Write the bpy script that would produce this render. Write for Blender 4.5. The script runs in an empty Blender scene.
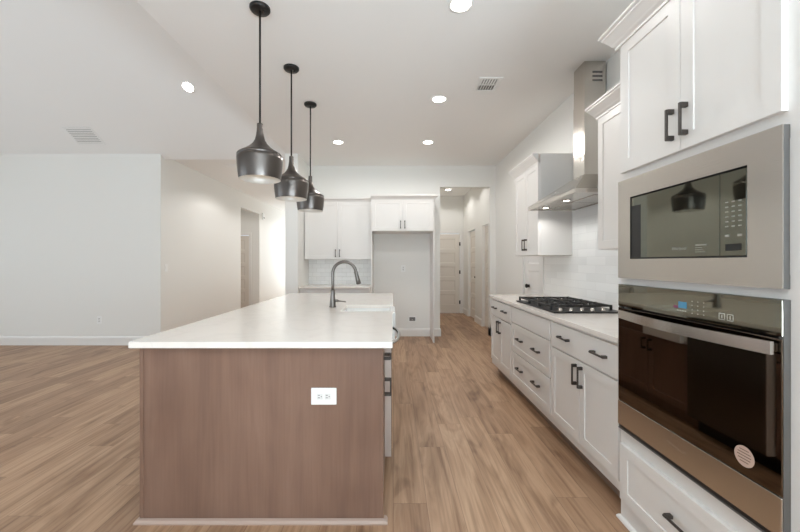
import bpy, bmesh, math, random
from mathutils import Vector, Matrix
random.seed(7)
C = bpy.context.scene.collection
sc = bpy.context.scene

# ------------------------------------------------------------------ camera
cd = bpy.data.cameras.new('camera'); cam = bpy.data.objects.new('camera', cd); C.objects.link(cam)
cam.location = (0, 0, 1.30); cam.rotation_euler = (math.pi/2, 0, 0)
cd.sensor_width = 36; cd.lens = 355*36/800; cd.shift_x = (400-393.3)/800; cd.shift_y = -(266-262.3)/800
cd.clip_start = .05
sc.camera = cam
# ------------------------------------------------------------------ world, lights, exposure
w = bpy.data.worlds.new('sky'); sc.world = w; w.use_nodes = True
w.node_tree.nodes['Background'].inputs[0].default_value = (.80, .90, 1, 1)
w.node_tree.nodes['Background'].inputs[1].default_value = 1.5
def area(name, loc, rot, sx, sy, power, col=(1, 1, 1)):
    l = bpy.data.lights.new(name, 'AREA'); l.shape = 'RECTANGLE'; l.size = sx; l.size_y = sy
    l.energy = power; l.color = col
    o = bpy.data.objects.new(name, l); C.objects.link(o); o.location = loc; o.rotation_euler = rot
    return o
R = math.radians
DAY = (.73, .885, 1.0)
# daylight lamps just inside the unseen windows of the rear wall (faces +Y) and the left wall (faces +X); the rear ones
# are tilted steeply up, so the kitchen ceiling gets added bounce light
for x, pw in ((-5.6, 4), (-2.6, 8), (.4, 160)):
    area('daylight_rear', (x, -2.90, 1.0), (R(90+72), 0, 0), 1.8, 1.0, pw, DAY)
for y, pw in ((-1.4, 33), (1.2, 33), (3.8, 3)):
    area('daylight_left', (-7.40, y, 1.35), (R(90-2), 0, R(-90)), 1.6, 1.8, pw, DAY)
area('fill_right', (1.60, -1.5, 1.0), (R(90+65), 0, R(90)), 1.5, 1.0, 165, DAY)  # added lamp, no window known there; fills the dark kitchen ceiling
area('daylight_foyer', (-2.67, 12.42, 1.5), (R(90), 0, R(180)), 1.3, 2.2, 34, (.92, .98, 1))
# downlights: at the seen kitchen and hall cans, and added unseen ones that brighten hall, foyer, side hall and near kitchen
WARM = (1, .985, .965)
def down(x, y, z, pw, spread=150):
    l = bpy.data.lights.new('downlight', 'SPOT'); l.energy = pw; l.color = WARM; l.spot_size = R(spread); l.spot_blend = .35; l.shadow_soft_size = .07
    o = bpy.data.objects.new('downlight', l); C.objects.link(o); o.location = (x, y, z)
for x, y, pw in ((.476, 3.695, 46), (.445, 2.336, 11), (.49, 5.017, 28), (-.78, 5.017, 24), (.45, .9, 2), (.45, -1.2, 5), (-.78, -1.2, 9)): down(x, y, 2.98, pw, 177)
down(1.28, 8.30, 2.985, 26); down(1.25, 7.0, 2.985, 20)
for y, pw in ((7.0, 52), (9.2, 42), (11.2, 30)): down(-2.6, y, 2.985, pw)
down(-4.9, 9.0, 2.985, 24)
sc.view_settings.view_transform = 'Standard'; sc.view_settings.look = 'None'
sc.view_settings.gamma = 1; sc.view_settings.use_curve_mapping = False
sc.view_settings.exposure = 0.0
cy = sc.cycles
cy.use_denoising = True; cy.max_bounces = 14; cy.diffuse_bounces = 10; cy.glossy_bounces = 6
cy.sample_clamp_indirect = 8; cy.caustics_reflective = False; cy.caustics_refractive = False

# ------------------------------------------------------------------ materials
def lin(c):
    return tuple(((v/255)/12.92 if v/255 <= .04045 else ((v/255+.055)/1.055)**2.4) for v in c) + (1,)
def mat(name, col, rough=.5, metal=0, spec=.5, bump=None, coat=0, emit=None, estr=1):
    m = bpy.data.materials.new(name); m.use_nodes = True; nt = m.node_tree; b = nt.nodes['Principled BSDF']
    b.inputs['Base Color'].default_value = lin(col); b.inputs['Roughness'].default_value = rough
    b.inputs['Metallic'].default_value = metal; b.inputs['Specular IOR Level'].default_value = spec
    b.inputs['Coat Weight'].default_value = coat
    if emit: b.inputs['Emission Color'].default_value = lin(emit); b.inputs['Emission Strength'].default_value = estr
    if bump:
        sx, sy, sz, st = bump
        tc = nt.nodes.new('ShaderNodeTexCoord'); mp = nt.nodes.new('ShaderNodeMapping'); n = nt.nodes.new('ShaderNodeTexNoise')
        bp = nt.nodes.new('ShaderNodeBump'); mp.inputs['Scale'].default_value = (sx, sy, sz); n.inputs['Scale'].default_value = 1
        n.inputs['Detail'].default_value = 3; bp.inputs['Strength'].default_value = st; bp.inputs['Distance'].default_value = .002
        nt.links.new(tc.outputs['Object'], mp.inputs[0]); nt.links.new(mp.outputs[0], n.inputs['Vector'])
        nt.links.new(n.outputs['Fac'], bp.inputs['Height']); nt.links.new(bp.outputs[0], b.inputs['Normal'])
    return m
def nodes(m): return m.node_tree, m.node_tree.nodes['Principled BSDF']
def math_n(nt, op, a, b=None):
    n = nt.nodes.new('ShaderNodeMath'); n.operation = op
    for i, v in enumerate((a, b)):
        if v is None: continue
        if isinstance(v, (int, float)): n.inputs[i].default_value = v
        else: nt.links.new(v, n.inputs[i])
    return n.outputs[0]
def ramp(nt, fac, stops):
    r = nt.nodes.new('ShaderNodeValToRGB'); e = r.color_ramp.elements
    while len(e) < len(stops): e.new(.5)
    for i, (p, c) in enumerate(stops): e[i].position = p; e[i].color = lin(c)
    nt.links.new(fac, r.inputs[0]); return r.outputs[0]
def mixc(nt, typ, fac, a, b):
    n = nt.nodes.new('ShaderNodeMix'); n.data_type = 'RGBA'; n.blend_type = typ
    if isinstance(fac, (int, float)): n.inputs[0].default_value = fac
    else: nt.links.new(fac, n.inputs[0])
    for i, v in ((6, a), (7, b)):
        if isinstance(v, tuple): n.inputs[i].default_value = v
        else: nt.links.new(v, n.inputs[i])
    return n.outputs[2]

def plank_floor():
    m = mat('plank_floor', (165, 132, 105), .42, spec=.4); nt, b = nodes(m)
    tc = nt.nodes.new('ShaderNodeTexCoord'); sp = nt.nodes.new('ShaderNodeSeparateXYZ'); nt.links.new(tc.outputs['Object'], sp.inputs[0])
    x, y = sp.outputs[0], sp.outputs[1]
    W, L = .18, 1.35
    xi = math_n(nt, 'DIVIDE', x, W); i = math_n(nt, 'FLOOR', xi)
    wn = nt.nodes.new('ShaderNodeTexWhiteNoise'); wn.noise_dimensions = '1D'; nt.links.new(i, wn.inputs['W'])
    yo = math_n(nt, 'ADD', math_n(nt, 'DIVIDE', y, L), wn.outputs['Value']); j = math_n(nt, 'FLOOR', yo)
    cb = nt.nodes.new('ShaderNodeCombineXYZ'); nt.links.new(i, cb.inputs[0]); nt.links.new(j, cb.inputs[1])
    w2 = nt.nodes.new('ShaderNodeTexWhiteNoise'); w2.noise_dimensions = '2D'; nt.links.new(cb.outputs[0], w2.inputs['Vector'])
    rnd = w2.outputs['Value']
    # grain, shifted per plank
    def noise(sx, sy, det, dist, zs):
        c2 = nt.nodes.new('ShaderNodeCombineXYZ')
        nt.links.new(math_n(nt, 'MULTIPLY', x, sx), c2.inputs[0]); nt.links.new(math_n(nt, 'MULTIPLY', y, sy), c2.inputs[1])
        nt.links.new(math_n(nt, 'MULTIPLY', rnd, zs), c2.inputs[2])
        n = nt.nodes.new('ShaderNodeTexNoise'); n.inputs['Scale'].default_value = 1; n.inputs['Detail'].default_value = det
        n.inputs['Distortion'].default_value = dist; nt.links.new(c2.outputs[0], n.inputs['Vector']); return n.outputs['Fac']
    g1 = noise(8, .8, 5, 2.2, 60); g2 = noise(55, 1.6, 3, .4, 90); g3 = noise(6, 2.0, 2, 1.0, 40)
    base = ramp(nt, g1, [(.25, (142, 109, 84)), (.42, (175, 141, 113)), (.55, (191, 158, 130)), (.68, (177, 143, 115)), (.8, (155, 121, 95))])
    fine = ramp(nt, g2, [(.3, (215, 210, 206)), (.55, (255, 255, 255))])
    col = mixc(nt, 'MULTIPLY', .75, base, fine)
    knot = ramp(nt, g3, [(.22, (150, 128, 112)), (.40, (255, 255, 255))])
    col = mixc(nt, 'MULTIPLY', .7, col, knot)
    tone = ramp(nt, rnd, [(0, (214, 207, 201)), (.5, (240, 236, 231)), (1, (255, 255, 252))])
    col = mixc(nt, 'MULTIPLY', 1, col, tone)
    # seams
    fx = math_n(nt, 'ABSOLUTE', math_n(nt, 'SUBTRACT', math_n(nt, 'FRACT', xi), .5)); fy = math_n(nt, 'ABSOLUTE', math_n(nt, 'SUBTRACT', math_n(nt, 'FRACT', yo), .5))
    sx_ = math_n(nt, 'GREATER_THAN', fx, .5-.0018/W); sy_ = math_n(nt, 'GREATER_THAN', fy, .5-.0018/L)
    seam = math_n(nt, 'MAXIMUM', sx_, sy_)
    col = mixc(nt, 'MIX', math_n(nt, 'MULTIPLY', seam, .45), col, lin((92, 66, 48)))
    nt.links.new(col, b.inputs['Base Color'])
    bp = nt.nodes.new('ShaderNodeBump'); bp.inputs['Strength'].default_value = .12; bp.inputs['Distance'].default_value = .002
    nt.links.new(math_n(nt, 'SUBTRACT', g2, seam), bp.inputs['Height']); nt.links.new(bp.outputs[0], b.inputs['Normal'])
    return m
def stained_wood(name, c0, c1, c2):
    m = mat(name, c1, .38, spec=.4); nt, b = nodes(m)
    tc = nt.nodes.new('ShaderNodeTexCoord')
    def noise(s, det, dist):
        mp = nt.nodes.new('ShaderNodeMapping'); mp.inputs['Scale'].default_value = s; n = nt.nodes.new('ShaderNodeTexNoise')
        n.inputs['Scale'].default_value = 1; n.inputs['Detail'].default_value = det; n.inputs['Distortion'].default_value = dist
        nt.links.new(tc.outputs['Object'], mp.inputs[0]); nt.links.new(mp.outputs[0], n.inputs['Vector']); return n.outputs['Fac']
    a = ramp(nt, noise((6, 6, .8), 4, 1.5), [(.3, c0), (.5, c1), (.7, c2)])
    f = ramp(nt, noise((90, 90, 3), 3, .2), [(.3, (225, 220, 216)), (.6, (255, 255, 255))])
    bl = ramp(nt, noise((2.5, 2.5, 2), 2, .5), [(.3, (232, 228, 226)), (.65, (255, 255, 255))])
    nt.links.new(mixc(nt, 'MULTIPLY', .8, mixc(nt, 'MULTIPLY', .35, a, f), bl), b.inputs['Base Color'])
    return m
def tile(name, axis, tw, th, mortar, bumpy):
    m = mat(name, (232, 231, 228), .1, spec=.5); nt, b = nodes(m)
    tc = nt.nodes.new('ShaderNodeTexCoord'); sp = nt.nodes.new('ShaderNodeSeparateXYZ'); cb = nt.nodes.new('ShaderNodeCombineXYZ')
    nt.links.new(tc.outputs['Object'], sp.inputs[0]); nt.links.new(sp.outputs[axis], cb.inputs[0]); nt.links.new(sp.outputs[2], cb.inputs[1])
    br = nt.nodes.new('ShaderNodeTexBrick'); br.inputs['Scale'].default_value = 1; br.inputs['Brick Width'].default_value = tw
    br.inputs['Row Height'].default_value = th; br.inputs['Mortar Size'].default_value = .0018; br.inputs['Mortar Smooth'].default_value = .6
    br.inputs['Color1'].default_value = lin((240, 240, 238)); br.inputs['Color2'].default_value = lin((229, 229, 227)); br.inputs['Mortar'].default_value = lin(mortar)
    nt.links.new(cb.outputs[0], br.inputs['Vector']); nt.links.new(br.outputs['Color'], b.inputs['Base Color'])
    n = nt.nodes.new('ShaderNodeTexNoise'); n.inputs['Scale'].default_value = 14; nt.links.new(tc.outputs['Object'], n.inputs['Vector'])
    bp = nt.nodes.new('ShaderNodeBump'); bp.inputs['Distance'].default_value = .003; bp.inputs['Strength'].default_value = bumpy
    h = math_n(nt, 'SUBTRACT', math_n(nt, 'MULTIPLY', n.outputs['Fac'], .8), br.outputs['Fac'])
    nt.links.new(h, bp.inputs['Height']); nt.links.new(bp.outputs[0], b.inputs['Normal'])
    return m
def quartz():
    m = mat('white_quartz', (226, 219, 211), .14, spec=.5); nt, b = nodes(m)
    tc = nt.nodes.new('ShaderNodeTexCoord'); n = nt.nodes.new('ShaderNodeTexNoise'); n.inputs['Scale'].default_value = 2.2
    n.inputs['Detail'].default_value = 5; n.inputs['Distortion'].default_value = 1.5; nt.links.new(tc.outputs['Object'], n.inputs['Vector'])
    nt.links.new(ramp(nt, n.outputs['Fac'], [(.45, (233, 226, 219)), (.5, (229, 222, 215)), (.55, (233, 226, 219))]), b.inputs['Base Color'])
    return m
M = dict(
    floor=plank_floor(),
    wall=mat('wall_paint', (232, 231, 227), .6, spec=.25, bump=(120, 120, 120, .05)),
    ceil=mat('ceiling_paint', (240, 239, 237), .7, spec=.2, bump=(90, 90, 90, .06)),
    trim=mat('trim_paint', (232, 230, 227), .35, spec=.4),
    door=mat('door_paint', (224, 217, 208), .4, spec=.4),
    cab=mat('cabinet_paint', (224, 221, 217), .33, spec=.4),
    cabin=mat('cabinet_inside', (210, 200, 186), .6),
    toe=mat('toe_kick_shaded', (140, 120, 106), .5),  # shadow of the recess under the cabinets put into this colour
    quartz=quartz(),
    wood=stained_wood('stained_maple', (127, 100, 86), (134, 106, 91), (140, 112, 97)),
    shoe=mat('light_stained_moulding', (176, 154, 141), .4),
    pull=mat('dark_bronze_metal', (84, 78, 74), .38, metal=.8),
    black=mat('black_metal', (44, 42, 41), .4, metal=.6),
    pend=mat('gunmetal_shade', (98, 92, 88), .3, metal=.95, bump=(2, 2, 300, .06)),
    pendin=mat('silver_shade_lining', (226, 222, 215), .45, metal=.3),
    steel=mat('brushed_steel', (203, 198, 191), .25, metal=1, bump=(4, 4, 260, .05)),
    steelside=mat('grey_painted_steel', (92, 89, 86), .5, metal=.2),
    darksteel=mat('dark_brushed_steel', (112, 110, 108), .24, metal=1),
    panelglass=mat('control_panel_glass', (128, 126, 114), .04, metal=1),
    chrome=mat('polished_steel', (205, 203, 200), .12, metal=1),
    mirror=mat('mirrored_dark_glass', (121, 123, 113), .03, metal=1),
    glass=mat('black_oven_glass', (116, 106, 96), .03, metal=1),
    dark=mat('black_plastic', (24, 24, 24), .35),
    iron=mat('cast_iron', (42, 41, 40), .55, spec=.4),
    keys=mat('grey_print', (146, 146, 138), .5),
    white=mat('white_plastic', (238, 238, 236), .3),
    recep=mat('receptacle_plastic', (222, 221, 218), .35),
    edge=mat('pale_edge_plastic', (188, 174, 165), .4),
    print=mat('light_panel_print', (196, 194, 186), .5),
    slot=mat('grey_slot', (120, 118, 116), .5),
    ceramic=mat('white_ceramic', (240, 240, 238), .1, spec=.6),
    faucet=mat('gunmetal_faucet', (112, 106, 101), .28, metal=.9),
    tileR=tile('white_long_tile', 1, .30, .075, (222, 221, 219), .12),
    tileB=tile('white_subway_tile', 0, .15, .075, (200, 198, 194), 1.0),
    lamp=mat('lit_lens', (255, 250, 240), .5, emit=(255, 248, 236), estr=14),
    bulb=mat('lit_bulb', (255, 244, 228), .5, emit=(255, 240, 220), estr=2.2),
    hoodlamp=mat('hood_lamp_lens', (255, 250, 240), .5, emit=(255, 246, 230), estr=9),
    screen=mat('lit_display', (40, 70, 90), .2, emit=(70, 150, 190), estr=.45),
    screen2=mat('lit_display_pink', (90, 50, 70), .2, emit=(150, 80, 110), estr=.3),
    sticker=mat('pale_sticker', (196, 172, 158), .5),
    stickerink=mat('sticker_ink', (120, 96, 84), .5),
    grille=mat('vent_shadow_grey', (96, 94, 92), .6),
)
# ------------------------------------------------------------------ mesh helpers
class MB:
    def __init__(s): s.bm = bmesh.new()
    def box(s, x0, x1, y0, y1, z0, z1, bev=0, seg=1):
        x0, x1 = sorted((x0, x1)); y0, y1 = sorted((y0, y1)); z0, z1 = sorted((z0, z1))
        b = bmesh.new()
        bmesh.ops.create_cube(b, size=1)
        for v in b.verts: v.co = Vector(((x0+x1)/2+v.co.x*(x1-x0), (y0+y1)/2+v.co.y*(y1-y0), (z0+z1)/2+v.co.z*(z1-z0)))
        if bev: bmesh.ops.bevel(b, geom=b.edges[:], offset=bev, segments=seg, affect='EDGES', profile=.5)
        return s.add(b)
    def add(s, b, M_=None):
        if M_ is not None: bmesh.ops.transform(b, matrix=M_, verts=b.verts)
        me = bpy.data.meshes.new('t'); b.to_mesh(me); b.free(); s.bm.from_mesh(me); bpy.data.meshes.remove(me); return s
    def rings(s, rings, cap0=True, cap1=True, closed=True, smooth=True):
        bm = s.bm; vs = [[bm.verts.new(p) for p in r] for r in rings]; n = len(rings[0])
        for a, b in zip(vs, vs[1:]):
            for k in range(n if closed else n-1):
                f = bm.faces.new((a[k], a[(k+1) % n], b[(k+1) % n], b[k])); f.smooth = smooth
        if cap0 and closed: bm.faces.new(vs[0][::-1])
        if cap1 and closed: bm.faces.new(vs[-1])
        return s
    def lathe(s, prof, c=(0, 0, 0), n=40, cap0=True, cap1=True, axis='Z'):
        rr = []
        for r, z in prof:
            ring = []
            for k in range(n):
                a = 2*math.pi*k/n; p = Vector((r*math.cos(a), r*math.sin(a), z))
                if axis == 'X': p = Vector((z, r*math.cos(a), r*math.sin(a)))
                if axis == 'Y': p = Vector((r*math.sin(a), z, r*math.cos(a)))
                ring.append(p+Vector(c))
            rr.append(ring)
        return s.rings(rr, cap0, cap1)
    def tube(s, pts, rad, n=12):
        pts = [Vector(p) for p in pts]; rad = rad if isinstance(rad, (list, tuple)) else [rad]*len(pts)
        t0 = (pts[1]-pts[0]).normalized(); up = Vector((0, 0, 1)) if abs(t0.z) < .9 else Vector((0, 1, 0))
        u = t0.cross(up).normalized(); rr = []
        for i, p in enumerate(pts):
            t = ((pts[min(i+1, len(pts)-1)]-pts[max(i-1, 0)])).normalized()
            u = (u-t*u.dot(t)).normalized(); v = t.cross(u)
            rr.append([p+(u*math.cos(2*math.pi*k/n)+v*math.sin(2*math.pi*k/n))*rad[i] for k in range(n)])
        return s.rings(rr)
    def prism(s, poly, z0, z1):
        return s.rings([[Vector((x, y, z0)) for x, y in poly], [Vector((x, y, z1)) for x, y in poly]], smooth=False)
    def ringX(s, x0, x1, o, i):
        (a, b, c, d), (e, f, g, h) = o, i
        O = [(a, c), (b, c), (b, d), (a, d)]; I = [(e, g), (f, g), (f, h), (e, h)]
        L = [[Vector((x, y, z)) for y, z in q] for q, x in ((I, x1), (O, x1), (O, x0), (I, x0), (I, x1))]
        return s.rings(L, False, False, smooth=False)
    def prism_ax(s, poly, a0, a1, axis):
        f = (lambda p, a: Vector((a, p[0], p[1]))) if axis == 'X' else (lambda p, a: Vector((p[0], a, p[1])))
        return s.rings([[f(p, a0) for p in poly], [f(p, a1) for p in poly]], smooth=False)
    def sweep(s, path, prof, side=1):
        """profile (out, z) carried along a 2D path with mitred corners; 'out' is to the left (side=1) of travel"""
        P = [Vector(p) for p in path]; N = []
        for a, b in zip(P, P[1:]):
            d = (b-a).normalized(); N.append(Vector((-d.y, d.x))*side)
        rr = []
        for i, p in enumerate(P):
            if i == 0: m = N[0]
            elif i == len(P)-1: m = N[-1]
            else:
                m = (N[i-1]+N[i]); m = m/m.dot(N[i])
            rr.append([Vector((p.x+m.x*o, p.y+m.y*o, z)) for o, z in prof])
        return s.rings(rr, smooth=False)
    def slab(s, Mx, w_, h_, t, xs, ys, cells, rec=.0055, sl=.0012):
        """front with recessed panels; local x = width, y = height, z = out of the face"""
        b = bmesh.new(); vv = {}
        def V(x, y, z):
            k = (round(x, 5), round(y, 5), round(z, 5))
            if k not in vv: vv[k] = b.verts.new((x, y, z))
            return vv[k]
        e = .0015
        for i in range(len(xs)-1):
            for j in range(len(ys)-1):
                x0, x1, y0, y1 = xs[i], xs[i+1], ys[j], ys[j+1]
                if (i, j) in cells:
                    a = [V(x0, y0, t), V(x1, y0, t), V(x1, y1, t), V(x0, y1, t)]
                    c = [V(x0+sl, y0+sl, t-rec), V(x1-sl, y0+sl, t-rec), V(x1-sl, y1-sl, t-rec), V(x0+sl, y1-sl, t-rec)]
                    for k in range(4): b.faces.new((a[k], a[(k+1) % 4], c[(k+1) % 4], c[k]))
                    b.faces.new(c)
                else: b.faces.new((V(x0, y0, t), V(x1, y0, t), V(x1, y1, t), V(x0, y1, t)))
        # edge: rounded arris then down to the back
        nx, ny = len(xs), len(ys)
        loop = [(xs[i], ys[0]) for i in range(nx-1)]+[(xs[-1], ys[j]) for j in range(ny-1)]+[(xs[i], ys[-1]) for i in range(nx-1, 0, -1)]+[(xs[0], ys[j]) for j in range(ny-1, 0, -1)]
        def off(p): return (p[0]+(-e if p[0] == xs[0] else e if p[0] == xs[-1] else 0), p[1]+(-e if p[1] == ys[0] else e if p[1] == ys[-1] else 0))
        L0 = [V(p[0], p[1], t) for p in loop]; L1 = [V(*off(p), t-e) for p in loop]; L2 = [V(*off(p), 0) for p in loop]
        n = len(loop)
        for A, B in ((L0, L1), (L1, L2)):
            for k in range(n): b.faces.new((A[k], B[k], B[(k+1) % n], A[(k+1) % n]))
        b.faces.new(L2[::-1])
        bmesh.ops.recalc_face_normals(b, faces=b.faces[:])
        return s.add(b, Mx)
ROOT = {}
def build(name, mb, m, parent=None):
    bm = mb.bm
    bmesh.ops.recalc_face_normals(bm, faces=bm.faces[:])
    r = parent
    while r is not None and r.parent is not None: r = r.parent
    if r is not None: bmesh.ops.translate(bm, vec=-Vector(r.location), verts=bm.verts)
    me = bpy.data.meshes.new(name); bm.to_mesh(me); bm.free()
    me.materials.append(m); o = bpy.data.objects.new(name, me); C.objects.link(o)
    if parent is not None: o.parent = parent
    return o
def thing(name, label, cat, loc=(0, 0, 0), group=None):
    o = bpy.data.objects.new(name, None); C.objects.link(o); o.location = loc; o.empty_display_size = .1
    o['label'] = label; o['category'] = cat
    if group: o['group'] = group
    return o
def tag(o, label, cat, group=None):
    o['label'] = label; o['category'] = cat
    if group: o['group'] = group
    return o
def struct(name, mb, m, parent=None):
    o = build(name, mb, m, parent)
    if parent is None: o['kind'] = 'structure'
    return o
def copy_tree(o, parent=None):
    c = o.copy(); C.objects.link(c)
    if parent is not None: c.parent = parent
    for ch in list(o.children): copy_tree(ch, c)
    return c
def basis(origin, u, n):
    u = Vector(u); n = Vector(n); v = n.cross(u)
    return Matrix(((u.x, v.x, n.x, origin[0]), (u.y, v.y, n.y, origin[1]), (u.z, v.z, n.z, origin[2]), (0, 0, 0, 1)))
# facing directions: right-wall things face -X, back-wall things face -Y, the island's work side faces +X
def frontX(x, ya, yb, z0, z1, t, frame=.057, panel=True, rec=.0055):   # faces -X, door back at x, ya<yb
    Mx = basis((x, yb, z0), (0, -1, 0), (-1, 0, 0)); w_, h_ = yb-ya, z1-z0; mb = MB()
    xs = [.0015, frame, w_-frame, w_-.0015]; ys = [.0015, frame, h_-frame, h_-.0015]
    return mb.slab(Mx, w_, h_, t, xs, ys, {(1, 1)} if panel else set(), rec)
def frontXp(x, ya, yb, z0, z1, t, frame=.057, panel=True):             # faces +X
    Mx = basis((x, ya, z0), (0, 1, 0), (1, 0, 0)); w_, h_ = yb-ya, z1-z0; mb = MB()
    xs = [.0015, frame, w_-frame, w_-.0015]; ys = [.0015, frame, h_-frame, h_-.0015]
    return mb.slab(Mx, w_, h_, t, xs, ys, {(1, 1)} if panel else set())
def frontY(y, xa, xb, z0, z1, t, frame=.057, panel=True):              # faces -Y
    Mx = basis((xa, y, z0), (1, 0, 0), (0, -1, 0)); w_, h_ = xb-xa, z1-z0; mb = MB()
    xs = [.0015, frame, w_-frame, w_-.0015]; ys = [.0015, frame, h_-frame, h_-.0015]
    return mb.slab(Mx, w_, h_, t, xs, ys, {(1, 1)} if panel else set())
def pull(c, along, nrm, L=.128, proj=.032):
    c = Vector(c); a = Vector(along); n = Vector(nrm); o = a.cross(n); mb = MB()
    def bx(ca, la, cn, ln, lo):
        ctr = c+a*ca+n*cn; h = [abs(a[i])*la/2+abs(n[i])*ln/2+abs(o[i])*lo/2 for i in range(3)]
        mb.box(ctr.x-h[0], ctr.x+h[0], ctr.y-h[1], ctr.y+h[1], ctr.z-h[2], ctr.z+h[2], .0015)
    for s_ in (-1, 1): bx(s_*(L/2-.0095), .019, proj/2-.002, proj-.004, .016)
    bx(0, L, proj-.0045, .009, .0105)
    return mb

# ------------------------------------------------------------------ the setting
H = 3.0; T = .12
XR = 1.804; YB = 6.25; XF = -3.65; YL = 5.57; XL = -7.5; YR = -3.2; XK = -1.67
EW = (-1.69, -1.49)
struct('floor', MB().box(XL-.2, 2.4, YR-.2, 12.8, -.06, 0), M['floor'])
# flat ceilings and the vaulted one
struct('ceiling', MB().box(XK, 2.4, YR-.2, YL, H, H+.1).box(XL-.2, 2.4, YL, 12.8, H, H+.1), M['ceil'])
SL = .6; YM = (YL+YR)/2; HR = H+SL*(YL-YM)
struct('ceiling', MB().prism_ax([(YL+.1, H-.06), (YM, HR), (YR-.1, H-.06), (YR-.1, H+.1), (YM, HR+.15), (YL+.1, H+.1)], XL-.2, XK, 'X'), M['ceil'])
struct('wall_gable', MB().prism_ax([(YR, H+.1), (YL, H+.1), (YM, HR+.1)], XK, XK+.1, 'X'), M['wall'])
# right wall with the pantry opening and the two hall doors
DP = (4.30, 4.90); D2 = (6.46, 7.20); D1 = (7.82, 8.55); DH = 2.03
mb = MB()
segs = [(YR, -2.3), (-.7, DP[0]), (DP[1], D2[0]), (D2[1], D1[0]), (D1[1], 9.3)]
for a, b in segs: mb.box(XR, XR+T, a, b, 0, H)
for a, b in (DP, D2, D1): mb.box(XR, XR+T, a, b, DH+.01, H)
mb.box(XR, XR+T, -2.3, -.7, 0, .4).box(XR, XR+T, -2.3, -.7, 2.5, H)  # opening for the added window at the right fill lamp
struct('wall_right', mb, M['wall'])
OP = (.822, 1.702, 2.626)
struct('wall_back', MB().box(EW[1], OP[0], YB, YB+T, 0, H).box(OP[1], XR, YB, YB+T, 0, H).box(OP[0], OP[1], YB, YB+T, OP[2], H), M['wall'])
struct('wall_center', MB().box(EW[0], EW[1], 5.55, 12.5, 0, H), M['wall'])
struct('wall_hall_left', MB().box(.58, .70, YB+T, 9.3, 0, H), M['wall'])
DE = (.95, 1.71)
struct('wall_hall_end', MB().box(.70, DE[0], 9.1, 9.22, 0, H).box(DE[1], XR, 9.1, 9.22, 0, H).box(DE[0], DE[1], 9.1, 9.22, DH+.01, H), M['wall'])
struct('wall_living', MB().box(XL, XF, YL, YL+T, 0, H), M['wall'])
OF = (8.49, 9.68, 2.62)
struct('wall_foyer', MB().box(XF-T, XF, YL+T, OF[0], 0, H).box(XF-T, XF, OF[1], 12.5, 0, H).box(XF-T, XF, OF[0], OF[1], OF[2], H), M['wall'])
DS = (-4.70, -3.93)
struct('wall_side_hall', MB().box(-6.0, DS[0], OF[1], OF[1]+T, 0, H).box(DS[1], XF-T, OF[1], OF[1]+T, 0, H).box(DS[0], DS[1], OF[1], OF[1]+T, DH+.01, H)
       .box(-6.0, XF-T, 8.2, 8.3, 0, H).box(-6.1, -6.0, 8.2, 9.8, 0, H), M['wall'])
# foyer end wall with a tall glazed front opening
struct('wall_foyer_end', MB().box(XF-T, -3.35, 12.5, 12.62, 0, H).box(-2.0, EW[1], 12.5, 12.62, 0, H).box(-3.35, -2.0, 12.5, 12.62, 2.62, H).box(-3.35, -2.0, 12.5, 12.62, 0, .35), M['wall'])
struct('window_7', MB().box(-3.35, -3.29, 12.48, 12.56, .35, 2.62).box(-2.06, -2.0, 12.48, 12.56, .35, 2.62).box(-3.29, -2.06, 12.48, 12.56, 2.56, 2.62).box(-3.29, -2.06, 12.48, 12.56, .35, .41), M['trim'])
# rear wall and left wall with the big windows that light the place
mb = MB(); xs = [-5.6, -2.6, .4]; px = XL
for x in xs: mb.box(px, x-.95, YR-T, YR, 0, H); px = x+.95; mb.box(x-.95, x+.95, YR-T, YR, 0, .4).box(x-.95, x+.95, YR-T, YR, 2.5, H)
mb.box(px, XR+T, YR-T, YR, 0, H); struct('wall_rear', mb, M['wall'])
mb = MB(); ys = [-1.4, 1.2, 3.8]; py = YR-T
for y in ys: mb.box(XL-T, XL, py, y-.85, 0, H); py = y+.85; mb.box(XL-T, XL, y-.85, y+.85, 0, .4).box(XL-T, XL, y-.85, y+.85, 2.5, H)
mb.box(XL-T, XL, py, YL+T, 0, H).prism_ax([(YR, H-.02), (YL, H-.02), (YM, HR-.02)], XL-T, XL, 'X'); struct('wall_left', mb, M['wall'])
for i, x in enumerate(xs):
    m_ = MB()
    for a, b, c, d in ((x-.95, x-.89, .4, 2.5), (x+.89, x+.95, .4, 2.5), (x-.03, x+.03, .4, 2.5), (x-.89, x+.89, .4, .46), (x-.89, x+.89, 2.44, 2.5)): m_.box(a, b, YR-.10, YR-.04, c, d)
    struct('window_%d' % (i+1), m_, M['trim'])
for i, y in enumerate(ys):
    m_ = MB()
    for a, b, c, d in ((y-.85, y-.79, .4, 2.5), (y+.79, y+.85, .4, 2.5), (y-.03, y+.03, .4, 2.5), (y-.79, y+.79, .4, .46), (y-.79, y+.79, 2.44, 2.5)): m_.box(XL-.10, XL-.04, a, b, c, d)
    struct('window_%d' % (i+4), m_, M['trim'])
m_ = MB()
for a, b, c, d in ((-2.3, -2.24, .4, 2.5), (-.76, -.7, .4, 2.5), (-1.53, -1.47, .4, 2.5), (-2.24, -.76, .4, .46), (-2.24, -.76, 2.44, 2.5)): m_.box(XR+.04, XR+.10, a, b, c, d)
struct('window_8', m_, M['trim'])  # added window, made up to go with the right fill lamp
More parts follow.
